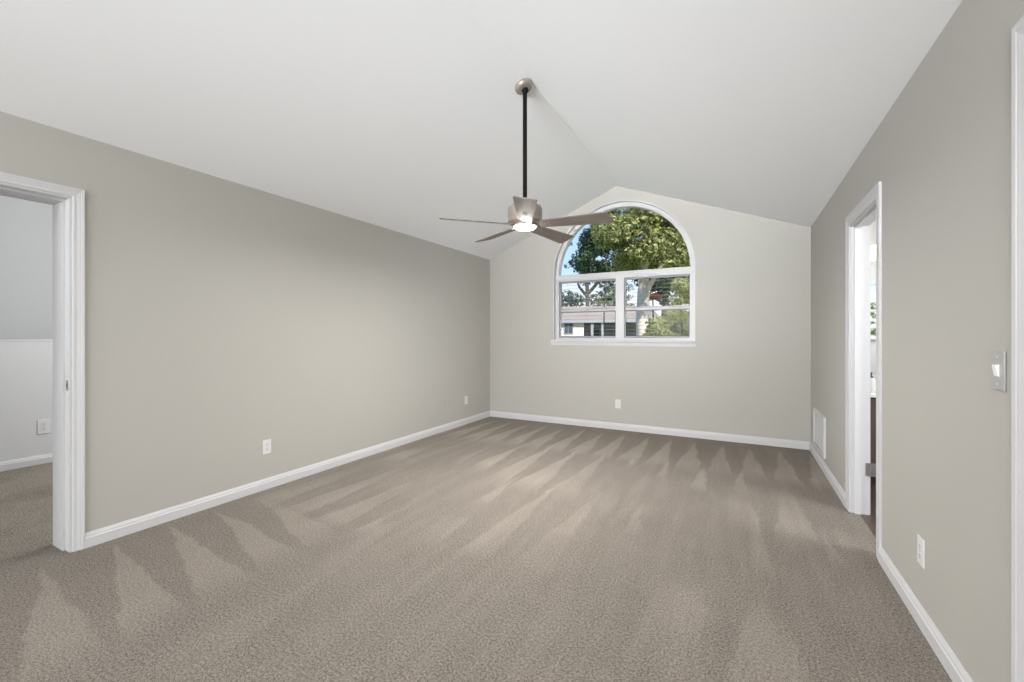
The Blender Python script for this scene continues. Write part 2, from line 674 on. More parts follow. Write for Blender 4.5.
def doorway(name, label, x0, x1, y0, y1, zt, wroom, side, w, stop):
    e = empty(name, ((x0 + x1) / 2, (y0 + y1) / 2, 0))
    struct(e, label)
    def put(n, bm, m, lab=None):
        bmesh.ops.translate(bm, verts=bm.verts, vec=-Vector(e.location))
        return link(n, bm, m, e, label=lab)
    put('jamb', jamb_bm(x0, x1, y0, y1, zt, 0.018, stop), M['trim'])
    put('casing', casing_bm(wroom, side, y0 + 0.006, y1 - 0.006, zt - 0.006, w), M['trim'])
    other = x0 if wroom == x1 else x1
    put('casing', casing_bm(other, -side, y0 + 0.006, y1 - 0.006, zt - 0.006, w), M['trim'])
    return e, put


d1, put1 = doorway('door_1', 'open white cased doorway at the left edge', XO, XL, DL0, DL1, DH, XL, 1, CW, (XO + 0.02, XL - 0.058))
# strike plate on the jamb: oval plate with a dark latch hole
bm = bmesh.new()
prism(bm, [(XL - 0.030 + 0.014 * (1 if abs(cos(a)) > 1e-6 else 0) * (abs(cos(a)) ** 0.6) * (1 if cos(a) > 0 else -1),
            0.955 + 0.030 * (abs(sin(a)) ** 0.6) * (1 if sin(a) > 0 else -1)) for a in [2 * pi * (i + 0.5) / 24 for i in range(24)]], 'y', DL1 - 0.0205, DL1 - 0.0175)
put1('strike_plate', bm, M['steel'], 'grey metal strike plate')
bm = bmesh.new()
box(bm, XL - 0.037, XL - 0.025, DL1 - 0.0212, DL1 - 0.020, 0.945, 0.967)
put1('latch_hole', bm, M['slot'], 'dark latch hole')

d2, put2 = doorway('door_2', 'narrow white cased doorway in the right wall', XR, XI, DR0, DR1, DH2, XR, -1, 0.075, (XR + 0.022, XR + 0.058))
# hinge leaves left on the far jamb
for zc in (0.315, 1.75):
    bm = bmesh.new()
    box(bm, XI - 0.020, XI + 0.006, DR1 - 0.0205, DR1 - 0.0175, zc - 0.045, zc + 0.045, 0.0007)
    box(bm, XI + 0.006, XI + 0.036, DR1 - 0.0205, DR1 - 0.0175, zc - 0.045, zc + 0.045, 0.0007)
    for k in range(5):
        za = zc - 0.045 + k * 0.018
        lathe(bm, [(0, za + 0.0006), (0.006, za + 0.0006), (0.006, za + 0.0174), (0, za + 0.0174)], 14, Matrix.Translation((XI + 0.006, DR1 - 0.024, 0)))
    if zc < 1:
        put2('hinge', bm, M['steel'], 'grey metal hinge')
    else:
        bm.free()

d3, put3 = doorway('door_3', 'white cased door at the right edge', XR, XI, DS0, DS1, DH, XR, -1, 0.070, None)
bm = bmesh.new()
box(bm, XR + 0.035, XR + 0.072, DS0 + 0.020, DS1 - 0.020, 0.012, DH - 0.022)
for z0, z1 in ((0.2, 0.95), (1.1, 1.88)):
    for y0, y1 in ((DS0 + 0.13, (DS0 + DS1) / 2 - 0.05), ((DS0 + DS1) / 2 + 0.05, DS1 - 0.13)):
        box(bm, XR + 0.031, XR + 0.036, y0, y1, z0, z1, 0.002)
put3('door_leaf', bm, M['trim'])
bm = bmesh.new()
lathe(bm, [(0, 0), (0.028, 0), (0.028, 0.006), (0.010, 0.012), (0.010, 0.035), (0.024, 0.044), (0.028, 0.055), (0.022, 0.066), (0, 0.070)], 20,
      Matrix.Translation((XR + 0.036, DS0 + 0.09, 0.95)) @ Matrix.Rotation(-pi / 2, 4, 'Y'))
put3('door_knob', bm, M['steel'], 'steel door knob')


# ------------------------------------------------------------------ arched window
def ring_bm(lo, li, y0, y1):
    bm = bmesh.new()
    rings = [[bm.verts.new((p[0], y, p[1])) for p in pts] for pts, y in ((lo, y0), (li, y0), (li, y1), (lo, y1))]
    n = len(lo)
    for a, b in zip(rings, rings[1:] + rings[:1]):
        for i in range(n):
            j = (i + 1) % n
            bm.faces.new((a[i], a[j], b[j], b[i]))
    return bm


win = empty('window_1', (WCX, YB, WZ0))
struct(win, 'arched white window over two blinded lower panes')


def putw(n, bm, m, parent=None, lab=None, smooth=False):
    bmesh.ops.translate(bm, verts=bm.verts, vec=-Vector(win.location))
    return link(n, bm, m, parent or win, label=lab, smooth=smooth)


SILL = 1.178
putw('reveal', ring_bm(arch_loop(WHW, WZ0, WZS), arch_loop(WHW - 0.012, SILL - 0.004, WZS), YB - 0.003, YB + 0.105), M['trim'])
putw('frame', ring_bm(arch_loop(WHW - 0.012, SILL - 0.002, WZS), arch_loop(WHW - 0.063, SILL + 0.030, WZS), YB + 0.060, YB + 0.150), M['vinyl'])
# transom bar under the arch, mullion between the lower units
TZ0, TZ1 = 2.006, 2.094
bm = bmesh.new()
box(bm, WCX - WHW + 0.05, WCX + WHW - 0.05, YB + 0.055, YB + 0.150, TZ0, TZ1, 0.003)
box(bm, WCX - WHW + 0.012, WCX + WHW - 0.012, YB + 0.046, YB + 0.058, TZ0 + 0.022, TZ1 - 0.022, 0.003)
putw('transom', bm, M['vinyl'])
bm = bmesh.new()
box(bm, WCX - 0.056, WCX + 0.056, YB + 0.056, YB + 0.149, SILL + 0.025, TZ0 + 0.002, 0.003)
putw('mullion', bm, M['vinyl'])
bm = bmesh.new()
prism(bm, [p for p in arch_loop(WHW - 0.068, TZ1 - 0.01, WZS)], 'y', YB + 0.112, YB + 0.116)
gp = putw('arch_pane', bm, M['glass'])
UNITS = [(WCX - WHW + 0.062, WCX - 0.054), (WCX + 0.054, WCX + WHW - 0.062)]
MEET = 1.60
for x0, x1 in UNITS:
    for z0, z1, yo in ((SILL + 0.028, MEET + 0.02, 0.100), (MEET - 0.03, TZ0 + 0.004, 0.122)):
        w = 0.026
        bm = bmesh.new()
        box(bm, x0, x1, YB + yo, YB + yo + 0.022, z1 - w * (1.7 if z1 < 1.8 else 0.5), z1)
        box(bm, x0, x1, YB + yo, YB + yo + 0.022, z0, z0 + w)
        box(bm, x0, x0 + w * 0.5, YB + yo, YB + yo + 0.022, z0 + w, z1 - w * 0.5)
        box(bm, x1 - w * 0.5, x1, YB + yo, YB + yo + 0.022, z0 + w, z1 - w * 0.5)
        s = putw('sash', bm, M['vinyl'])
        bm = bmesh.new()
        box(bm, x0 + 0.01, x1 - 0.01, YB + yo + 0.009, YB + yo + 0.013, z0 + 0.01, z1 - 0.01)
        putw('pane', bm, M['glass'], s)
        bm = bmesh.new()
        g = 0.006
        xa, xb, za, zb = x0 + w * 0.5, x1 - w * 0.5, z0 + w, z1 - w * (1.7 if z1 < 1.8 else 0.5)
        for q in ((xa, xa + g, za, zb), (xb - g, xb, za, zb), (xa + g, xb - g, za, za + g), (xa + g, xb - g, zb - g, zb)):
            box(bm, q[0], q[1], YB + yo + 0.002, YB + yo + 0.008, q[2], q[3])
        putw('gasket', bm, M['gasket'], s, 'dark glazing gasket')
# stool (inner sill board) with a rounded nose and an apron
bm = bmesh.new()
nose = [(YB + 0.10, SILL), (YB + 0.10, SILL - 0.03), (YB, SILL - 0.03), (YB, WZ0 - 0.02), (YB - 0.018, WZ0 - 0.02), (YB - 0.022, SILL - 0.034),
        (YB - 0.034, SILL - 0.030), (YB - 0.040, SILL - 0.016), (YB - 0.036, SILL - 0.004), (YB - 0.030, SILL)]
prism(bm, nose, 'x', WCX - WHW - 0.025, WCX + WHW + 0.004)
putw('sill', bm, M['trim'])

# ------------------------------------------------------------------ window blinds, one in each lower unit
def make_blind(x0, x1, label):
    z0, z1 = SILL + 0.034, TZ0 - 0.002
    e = empty('window_blind', ((x0 + x1) / 2, YB + 0.080, z0))
    tag(e, label, 'blind', None)
    def put(n, bm, m):
        return link(n, bm, m, e)
    hw = (x1 - x0) / 2 - 0.006
    H = z1 - z0
    bm = bmesh.new()
    box(bm, -hw, hw, -0.014, 0.014, H - 0.026, H, 0.002)
    put('head_rail', bm, M['slat'])
    bm = bmesh.new()
    box(bm, -hw, hw, -0.012, 0.012, 0.001, 0.013, 0.002)
    put('bottom_rail', bm, M['slat'])
    n = 15
    sm = None
    for k in range(n):
        z = 0.013 + (H - 0.050) * (k + 1) / (n + 0.4)
        if sm is None:
            bm = bmesh.new()
            tl = radians(6)
            pts = []
            for i in range(7):
                u = -1 + i / 3
                pts.append((u * 0.0125, 0.0022 * (1 - u * u) + 0.0125 * u * sin(tl)))
            loop = pts + [(p[0], p[1] - 0.0022) for p in pts[::-1]]
            prism(bm, loop, 'x', -hw, hw)
            sm = put('slat', bm, M['slat'])
            sm.location.z = z
        else:
            c = sm.copy()
            COL.objects.link(c)
            c.parent = e
            c.location.z = z
    bm = bmesh.new()
    for x in (-hw * 0.7, 0, hw * 0.7):
        for y in (-0.0128, 0.0128):
            tube(bm, [(x, y, 0.012), (x, y, H - 0.02)], [0.0008, 0.0008], 6)
    put('ladder_cord', bm, M['slat'])
    return e


make_blind(*UNITS[0], 'open thin-slat blind in the lower left unit of the arched window')
make_blind(*UNITS[1], 'open thin-slat blind in the lower right unit, in front of the trunk')


# ------------------------------------------------------------------ ceiling fan
FX, FY = -1.481, 2.953
FZC = RZ - SL * (RX - FX)             # ceiling height at the canopy
fan = empty('ceiling_fan', (FX, FY, FZC))
tag(fan, 'five-blade ceiling fan with a lit lens hanging on a long black rod', 'ceiling fan')


def fl(n, bm, m, parent=None, smooth=True, label=None):
    return link(n, bm, m, parent or fan, smooth, label)


# canopy: a shallow bell lying on the slope
tilt = Matrix.Rotation(-math.atan(SL), 4, 'Y')
bm = bmesh.new()
lathe(bm, [(0, -0.001), (0.070, -0.001), (0.073, -0.008), (0.071, -0.020), (0.063, -0.031), (0.048, -0.038), (0.030, -0.041), (0, -0.041)], 48, tilt)
fl('canopy', bm, M['nickel'], label='tan metal canopy against the sloping ceiling')
off = tilt @ Vector((0, 0, -0.040))
DXY = Vector((off.x, off.y, 0))
bm = bmesh.new()
lathe(bm, [(0, 0.030), (0.014, 0.026), (0.024, 0.014), (0.027, 0.0), (0.024, -0.014), (0.017, -0.024), (0, -0.026)], 28, Matrix.Translation(off + Vector((0, 0, -0.006))))
fl('hanger_ball', bm, M['black'], label='black hanger ball')
ROD_BOT = 2.285 - FZC
bm = bmesh.new()
tube(bm, [(DXY.x, DXY.y, off.z - 0.01), (DXY.x, DXY.y, ROD_BOT)], [0.0165, 0.0165], 24)
fl('downrod', bm, M['black'], label='long black downrod')
HUB = Matrix.Translation((DXY.x, DXY.y, 2.100 - FZC))
bm = bmesh.new()
lathe(bm, [(0, 0.205), (0.022, 0.205), (0.024, 0.165), (0.040, 0.156), (0.040, 0.148), (0, 0.148)], 32, HUB)
fl('coupling', bm, M['nickel'])
bm = bmesh.new()
lathe(bm, [(0, 0.150), (0.085, 0.150), (0.112, 0.147), (0.126, 0.138), (0.133, 0.122), (0.134, 0.060), (0.131, 0.052), (0.131, 0.046), (0.134, 0.040), (0.134, 0.022), (0.126, 0.012), (0.112, 0.006), (0, 0.006)], 64, HUB)
motor = fl('motor_housing', bm, M['nickel'], label='round brushed nickel motor housing')
bm = bmesh.new()
lathe(bm, [(0, 0.006), (0.098, 0.006), (0.098, -0.010), (0.088, -0.014), (0, -0.014)], 56, HUB)
fl('light_ring', bm, M['nickel'])
bm = bmesh.new()
lathe(bm, [(0.084, -0.013), (0.083, -0.019), (0.071, -0.028), (0.050, -0.034), (0.023, -0.037), (0, -0.0375)], 48, HUB)
fl('light_lens', bm, M['lens'], label='glowing white light lens')
lamp_d = bpy.data.lights.new('fan_lamp', 'AREA')
lamp_d.shape = 'DISK'
lamp_d.size = 0.15
lamp_d.energy = 57
lamp_d.color = (1.0, 0.98, 0.95)
lamp = bpy.data.objects.new('fan_lamp', lamp_d)
lamp.parent = fan
lamp.location = (DXY.x, DXY.y, 2.100 - FZC - 0.0395)
COL.objects.link(lamp)

# blades
to_cam = math.atan2(0 - (FY + DXY.y), 0 - (FX + DXY.x))
R0, R1 = 0.120, 0.665


def blade_mesh():
    bm = bmesh.new()
    outline = []
    n = 14
    w0, w1 = 0.050, 0.079
    for i in range(n + 1):
        t = i / n
        x = R0 + (R1 - R0) * t
        outline.append((x + 0.0, w0 + (w1 - w0) * (t ** 0.9)))
    # slanted tip with eased corners
    outline[-1] = (R1 + 0.004, w1 - 0.010)
    outline.insert(-1, (R1 - 0.012, w1))
    low = []
    for i in range(n + 1):
        t = i / n
        x = R0 + (R1 - 0.030 - R0) * t
        low.append((x, -(w0 + (w1 - w0) * (t ** 0.9))))
    low[-1] = (R1 - 0.026, -w1 + 0.010)
    low.insert(-1, (R1 - 0.040, -w1))
    loop = outline + low[::-1]
    prism(bm, loop, 'z', -0.004, 0.004)
    bmesh.ops.bevel(bm, geom=[e for e in bm.edges if abs(e.verts[0].co.z - e.verts[1].co.z) < 1e-6], offset=0.0012, segments=1, affect='EDGES')
    return bm


def bracket_mesh():
    bm = bmesh.new()
    pts = [(0.085, 0.028), (0.150, 0.030), (0.200, 0.040), (0.212, 0.030), (0.212, -0.030), (0.200, -0.040), (0.150, -0.030), (0.085, -0.028)]
    prism(bm, pts, 'z', 0.0042, 0.0085)
    return bm


SCREWS = ((0.160, 0.0), (0.195, 0.022), (0.195, -0.022))


def screw_mesh(x, y):
    bm = bmesh.new()
    if True:
        lathe(bm, [(0, -0.0062), (0.004, -0.0058), (0.0055, -0.0042), (0.0055, -0.0038), (0, -0.0038)], 12, Matrix.Translation((x, y, 0)))
    return bm


first = None
for k in range(5):
    ang = to_cam + k * 2 * pi / 5
    rot = Matrix.Translation((DXY.x, DXY.y, 2.100 - FZC)) @ Matrix.Rotation(ang, 4, 'Z') @ Matrix.Rotation(radians(-14), 4, 'X')
    if first is None:
        first = fl('blade', blade_mesh(), M['blade'], smooth=False)
        link('blade_iron', bracket_mesh(), M['nickel'], first)
        for x, y in SCREWS:
            link('blade_screw', screw_mesh(x, y), M['steel'], first)
        b_ = first
        bm = bmesh.new()
        box(bm, 0.290, 0.352, -0.017, 0.017, -0.0065, -0.0040, 0.0008)
        link('balance_clip', bm, M['label_dark'], first, label='small dark clip under the near blade')
        first.matrix_local = rot
    else:
        b_ = first.copy()
        COL.objects.link(b_)
        b_.parent = fan
        for ch in first.children:
            if ch.name.startswith('balance_clip'):
                continue
            c = ch.copy()
            COL.objects.link(c)
            c.parent = b_
        b_.matrix_local = rot


# ------------------------------------------------------------------ outlets, switch, grille
def outlet(name='power_outlet', mat=None):
    """Lies in the xz plane facing -y, base at the plate centre."""
    mat = mat or M['plate']
    e = empty(name, (0, 0, 0))
    bm = bmesh.new()
    box(bm, -0.035, 0.035, -0.006, 0, -0.0575, 0.0575, 0.0022)
    link('plate', bm, mat, e)
    for s in (1, -1):
        bm = bmesh.new()
        pts = [(0.0165 * (1 if cos(a) > 0 else -1) * abs(cos(a)) ** 0.55, 0.0135 * (1 if sin(a) > 0 else -1) * abs(sin(a)) ** 0.55) for a in [2 * pi * (i + 0.5) / 28 for i in range(28)]]
        prism(bm, [(p[0], p[1] + s * 0.0195) for p in pts], 'y', -0.0078, -0.0055)
        r = link('receptacle', bm, mat, e)
        bm = bmesh.new()
        z = s * 0.0195
        box(bm, -0.0075, -0.0050, -0.0082, -0.0076, z - 0.001, z + 0.0075)
        box(bm, 0.0050, 0.0075, -0.0082, -0.0076, z, z + 0.0065)
        lathe(bm, [(0, 0), (0.0026, 0), (0.0026, 0.0006), (0, 0.0006)], 12, Matrix.Translation((0, -0.0076, z - 0.0062)) @ Matrix.Rotation(pi / 2, 4, 'X'))
        link('socket_slots', bm, M['slot'], r, label='dark socket slots')
    bm = bmesh.new()
    lathe(bm, [(0, 0), (0.0034, 0), (0.003, 0.0012), (0, 0.0015)], 12, Matrix.Translation((0, -0.006, 0)) @ Matrix.Rotation(pi / 2, 4, 'X'))
    link('screw', bm, M['steel'], e)
    return e


FACE_X = radians(90)     # turn a -y facing plate to +x
ol = outlet()
ol.location = (XL, 2.090, 0.340)
ol.rotation_euler = (0, 0, FACE_X)
tag(ol, 'white power outlet on the left wall, nearest the open doorway', 'outlet', 'white power outlets')
spots = [
    ((XL, 4.938, 0.335), FACE_X, 'white power outlet on the left wall near the far corner', 1.0),
    ((-1.403, YB, 0.338), 0, 'white power outlet under the arched window', 1.0),
    ((XR, 2.426, 0.318), -FACE_X, 'white power outlet low on the right wall beside the narrow doorway', 1.05),
    ((-5.95, 1.481, 0.357), FACE_X, 'white power outlet on the pale wall seen through the left doorway', 1.2),
]
for loc, rz, lab, sc_ in spots:
    c = copy_tree(ol)
    c.location = loc
    c.rotation_euler = (0, 0, rz)
    c.scale = (sc_, 1, sc_)
    c['label'] = lab

jk = empty('cable_plate', (XL, 4.487, 0.343), (0, 0, FACE_X))
tag(jk, 'wall-coloured cable plate painted over, left of the corner outlet', 'wall plate')
bm = bmesh.new()
box(bm, -0.035, 0.035, -0.004, 0, -0.0575, 0.0575, 0.0018)
link('plate', bm, M['wall'], jk)
bm = bmesh.new()
lathe(bm, [(0, 0), (0.0065, 0), (0.0065, 0.003), (0.0045, 0.003), (0.0045, 0.007), (0, 0.007)], 16, Matrix.Translation((0, -0.004, 0)) @ Matrix.Rotation(pi / 2, 4, 'X'))
link('cable_jack', bm, M['wall'], jk)

sw = empty('light_switch', (XR, 1.812, 1.137), (0, 0, -FACE_X))
tag(sw, 'grey light switch plate with a white toggle on the right wall', 'light switch')
bm = bmesh.new()
box(bm, -0.036, 0.036, -0.006, 0, -0.0585, 0.0585, 0.0022)
link('plate', bm, M['grey_plate'], sw, label='grey plate')
bm = bmesh.new()
prism(bm, [(-0.005, -0.019), (-0.009, -0.016), (-0.014, 0.012), (-0.013, 0.017), (-0.005, 0.019)], 'x', -0.011, 0.011)
link('toggle', bm, M['bright_white'], sw, label='bright white toggle')
for s in (1, -1):
    bm = bmesh.new()
    lathe(bm, [(0, 0), (0.0034, 0), (0.003, 0.0012), (0, 0.0015)], 12, Matrix.Translation((0, -0.006, s * 0.042)) @ Matrix.Rotation(pi / 2, 4, 'X'))
    link('screw', bm, M['plate'], sw)

gr = empty('return_air_vent', (XR, 4.995, 0.130), (0, 0, -FACE_X))
tag(gr, 'white louvred air return vent low on the right wall near the corner', 'vent')
bm = bmesh.new()
gw, gh = 0.305, 0.372
for q in ((-gw, gw, 0, 0.030), (-gw, gw, gh - 0.030, gh), (-gw, -gw + 0.030, 0.030, gh - 0.030), (gw - 0.030, gw, 0.030, gh - 0.030)):
    box(bm, q[0], q[1], -0.018, 0, q[2], q[3])
link('vent_frame', bm, M['trim'], gr)
bm = bmesh.new()
for k in range(20):
    z = 0.036 + k * 0.0158
    prism(bm, [(-0.0015, z + 0.010), (-0.0095, z), (-0.0085, z - 0.001), (-0.0005, z + 0.009)], 'x', -gw + 0.028, gw - 0.028)
link('louvre_panel', bm, M['trim'], gr)
bm = bmesh.new()
box(bm, -gw + 0.02, gw - 0.02, -0.0006, 0.0, 0.02, gh - 0.02)
link('backing', bm, M['grey_plate'], gr, label='grey recess behind the louvres')

# ------------------------------------------------------------------ loft room through the left doorway
bm = bmesh.new()
box(bm, -8.0, XO, YF - 0.1, 5.0, -0.12, -0.001)
struct(link('floor.001', bm, M['loft_carpet']), 'carpet of the room through the left doorway')
bm = bmesh.new()
box(bm, -6.07, -5.95, YF, 4.5, 0, 1.185)
struct(link('wall_left.001', bm, M['loft_wall']), 'pale half wall seen through the left doorway')
bm = bmesh.new()
box(bm, -6.072, -5.948, YF, 4.5, 1.185, 1.200, 0.003)
struct(link('trim_1', bm, M['trim']), 'white cap on the half wall')
baseboard('baseboard_left.001', 'x+', -5.95, YF, 4.5, 'white baseboard of the pale wall through the left doorway')
bm = bmesh.new()
box(bm, -7.5, -7.4, YF, 5.0, 0, 3.75)
struct(link('wall_left.002', bm, M['loft_wall']), 'pale far wall seen through the left doorway')
bm = bmesh.new()
box(bm, -7.5, XO + 0.05, YF - 0.1, YF, 0, 3.75)
struct(link('wall_rear.001', bm, M['loft_wall']), 'end wall of the room through the left doorway')
bm = bmesh.new()
box(bm, -7.5, XO + 0.05, 4.5, 4.6, 0, 3.75)
struct(link('wall_back.001', bm, M['loft_wall']), 'far end wall of the room through the left doorway')
bm = bmesh.new()
box(bm, -7.5, XO - 0.005, YF - 0.1, 4.6, 3.60, 3.75)
struct(link('ceiling.001', bm, M['ceiling']), 'flat ceiling of the room through the left doorway')
bm = bmesh.new()
box(bm, XO - 0.012, XO, YF, DL0, 0, 3.62)
box(bm, XO - 0.012, XO, DL1, 4.5, 0, 3.62)
box(bm, XO - 0.012, XO, DL0, DL1, DH, 3.62)
struct(link('wall_right.001', bm, M['loft_wall']), 'pale facing of the left wall in the next room')

# ------------------------------------------------------------------ bathroom through the right doorway
BX1, BY0, BY1 = 2.65, 2.20, 4.95
bm = bmesh.new()
box(bm, XR + 0.05, BX1 + 0.1, BY0 - 0.1, BY1 + 0.1, -0.12, -0.001)
struct(link('floor.002', bm, M['tile_dark']), 'dark brown bathroom floor through the narrow doorway')
bm = bmesh.new()
box(bm, XI, BX1 + 0.1, BY1, BY1 + 0.1, 0, 2.5)
struct(link('wall_back.002', bm, M['bath_wall']), 'white bathroom wall with the mirror')
bm = bmesh.new()
box(bm, BX1, BX1 + 0.1, BY0, BY1, 0, 2.5)
struct(link('wall_right.002', bm, M['bath_wall']), 'white bathroom side wall')
bm = bmesh.new()
box(bm, XI, 1.25, BY0 - 0.1, BY0, 0, 2.5)
box(bm, 2.15, BX1 + 0.1, BY0 - 0.1, BY0, 0, 2.5)
box(bm, 1.25, 2.15, BY0 - 0.1, BY0, 0, 1.20)
box(bm, 1.25, 2.15, BY0 - 0.1, BY0, 2.0, 2.5)
struct(link('wall_rear.002', bm, M['bath_wall']), 'white bathroom wall with a small window')
bm = bmesh.new()
box(bm, XI, BX1 + 0.1, BY0 - 0.1, BY1 + 0.1, 2.45, 2.55)
struct(link('ceiling.002', bm, M['ceiling']), 'white bathroom ceiling')
bm = bmesh.new()
box(bm, XI, 4.2, BY0 - 1.05, BY0 - 0.1, 2.42, 2.55)  # unseen eave, added to block sun through the bathroom window
struct(link('trim_2', bm, M['trim']), 'added white eave keeping sun out of the bathroom window')
w2 = empty('window_2', (1.70, BY0 - 0.05, 1.20))
struct(w2, 'small bathroom window mirrored through the narrow doorway')
bm = bmesh.new()
for q in ((-0.45, 0.45, 0, 0.04), (-0.45, 0.45, 0.76, 0.80), (-0.45, -0.41, 0.04, 0.76), (0.41, 0.45, 0.04, 0.76), (-0.41, 0.41, 0.38, 0.41)):
    box(bm, q[0], q[1], -0.03, 0.03, q[2], q[3])
link('window_frame', bm, M['vinyl'], w2)
bm = bmesh.new()
box(bm, -0.43, 0.43, -0.003, 0.003, 0.02, 0.78)
link('pane', bm, M['glass'], w2)
bm = bmesh.new()
box(bm, -0.50, 0.50, 0.03, 0.10, -0.02, 0.0, 0.004)
link('sill', bm, M['trim'], w2)

van = empty('bathroom_vanity', (1.45, BY1, 0))
tag(van, 'dark brown bathroom vanity with a white top behind the narrow doorway', 'vanity')
bm = bmesh.new()
box(bm, -0.60, 0.60, -0.52, -0.001, 0.08, 0.74)
box(bm, -0.58, 0.58, -0.46, -0.001, 0.0, 0.08)
link('cabinet', bm, M['wood_dark'], van)
for x in (-0.30, 0.30):
    bm = bmesh.new()
    box(bm, x - 0.285, x + 0.285, -0.538, -0.5205, 0.10, 0.72, 0.003)
    dd = link('cabinet_door', bm, M['wood_dark'], van)
    bm = bmesh.new()
    box(bm, x * 0.25 - 0.006, x * 0.25 + 0.006, -0.560, -0.5385, 0.52, 0.64, 0.002)
    link('handle', bm, M['steel'], dd)
bm = bmesh.new()
box(bm, -0.62, 0.62, -0.555, -0.001, 0.7405, 0.770, 0.004)
box(bm, -0.62, 0.62, -0.022, -0.001, 0.770, 0.85, 0.003)
link('countertop', bm, M['counter'], van)
bm = bmesh.new()
tube(bm, [(0.1, -0.12, 0.769), (0.1, -0.12, 0.90), (0.1, -0.14, 0.945), (0.1, -0.19, 0.955), (0.1, -0.24, 0.92)], [0.016, 0.012, 0.011, 0.011, 0.010], 14)
link('faucet', bm, M['steel'], van, True)

mi = empty('bathroom_mirror', (1.45, BY1, 0.87))
tag(mi, 'framed wall mirror above the bathroom vanity', 'mirror')
bm = bmesh.new()
box(bm, -0.575, 0.575, -0.012, -0.004, 0.015, 1.035)
link('mirror_glass', bm, M['mirror'], mi)
bm = bmesh.new()
for q in ((-0.60, 0.60, 0, 0.018), (-0.60, 0.60, 1.032, 1.05), (-0.60, -0.572, 0.018, 1.032), (0.572, 0.60, 0.018, 1.032)):
    box(bm, q[0], q[1], -0.018, -0.002, q[2], q[3], 0.002)
link('mirror_frame', bm, M['trim'], mi)

vl = empty('vanity_light', (1.285, BY1, 1.99))
tag(vl, 'lit vanity light bar with glass shades above the bathroom mirror', 'wall light')
bm = bmesh.new()
box(bm, -0.30, 0.30, -0.030, -0.001, -0.045, 0.045, 0.005)
link('back_plate', bm, M['steel'], vl)
for x in (-0.13, 0.09, 0.31):
    bm = bmesh.new()
    lathe(bm, [(0, 0.055), (0.030, 0.055), (0.048, 0.030), (0.055, -0.030), (0.052, -0.070), (0.0, -0.070)], 24, Matrix.Translation((x - 0.09, -0.095, 0)))
    s_ = link('glass_shade', bm, M['vanity_glow'], vl, True, label='glowing glass shade')
    bm = bmesh.new()
    tube(bm, [(x - 0.09, -0.028, 0.045), (x - 0.09, -0.095, 0.060)], [0.008, 0.008], 10)
    link('arm', bm, M['steel'], s_)

sb = empty('soap_bottle', (0.995, 4.62, 0.7705))
tag(sb, 'small soap pump bottle on the bathroom vanity top', 'bottle')
bm = bmesh.new()
lathe(bm, [(0, 0), (0.030, 0), (0.033, 0.006), (0.033, 0.085), (0.026, 0.102), (0.014, 0.112), (0, 0.112)], 24)
link('bottle_body', bm, M['plate'], sb, True)
bm = bmesh.new()
lathe(bm, [(0, 0.112), (0.014, 0.112), (0.014, 0.124), (0.005, 0.126), (0.005, 0.150), (0, 0.150)], 16)
box(bm, -0.032, 0.008, -0.006, 0.006, 0.148, 0.157, 0.002)
link('pump', bm, M['slot'], sb, label='dark pump')

# ------------------------------------------------------------------ garden outside
CY, SY = cos(YAW), sin(YAW)


def out_xy(px, depth):
    """Ground position seen in picture column px at the given distance along the view axis."""
    u = (px - 512) / F_PX
    return (depth * (u * CY - SY), depth * (u * SY + CY))


def out_z(py, depth):
    return CAM_Z + (HOR - py) / F_PX * depth


GZ = -0.25
bm = bmesh.new()
bmesh.ops.create_grid(bm, x_segments=60, y_segments=60, size=90)
for v in bm.verts:
    v.co.z = GZ + 0.04 * mnoise.noise(v.co * 0.2)
    v.co.y += 40
lw = struct(link('ground', bm, M['lawn']), 'green lawn outside the window')


def leaf_mesh(name, clumps, per, size, mat, parent, loc, seed):
    """Thousands of small pointed leaves gathered in clumps; clumps are (x, y, z, r)."""
    rnd = random.Random(seed)
    vs, fs = [], []
    for (cx, cy, cz, r) in clumps:
        nleaf = max(12, int(per * r * r))
        for _ in range(nleaf):
            while True:
                d = Vector((rnd.uniform(-1, 1), rnd.uniform(-1, 1), rnd.uniform(-1, 1)))
                if 0.05 < d.length <= 1:
                    break
            d = d.normalized() * (0.55 + 0.45 * rnd.random() ** 0.6) if rnd.random() < 0.8 else d
            p = Vector((cx, cy, cz)) + Vector((d.x, d.y, d.z * 0.75)) * r
            nrm = (d + Vector((rnd.gauss(0, .6), rnd.gauss(0, .6), rnd.gauss(0.4, .6)))).normalized()
            a = nrm.orthogonal().normalized()
            ang = rnd.uniform(0, 2 * pi)
            b = nrm.cross(a)
            t1 = a * cos(ang) + b * sin(ang)
            t2 = nrm.cross(t1)
            L = size * rnd.uniform(0.7, 1.35)
            W = L * rnd.uniform(0.35, 0.55)
            fold = nrm * (W * 0.25)
            k = len(vs)
            q = p - Vector(loc)
            vs += [q - t1 * L, q - t2 * W + fold, q + t1 * L, q + t2 * W + fold]
            fs += [(k, k + 1, k + 2), (k, k + 2, k + 3)]
    me = bpy.data.meshes.new(name)
    me.from_pydata([tuple(v) for v in vs], [], fs)
    me.materials.append(mat)
    o = bpy.data.objects.new(name, me)
    COL.objects.link(o)
    o.parent = parent
    return o


def trunk_mesh(name, parts, mat, parent, seg=14):
    bm = bmesh.new()
    for pts, rads in parts:
        tube(bm, pts, rads, seg)
    for v in bm.verts:
        v.co += v.normal * 0 + Vector((mnoise.noise(v.co * 1.7), mnoise.noise(v.co * 1.7 + Vector((9, 0, 0))), 0)) * 0.05
    return link(name, bm, mat, parent, True)


def clump_at(px, py, depth, r):
    x, y = out_xy(px, depth)
    return (x, y, out_z(py, depth), r)


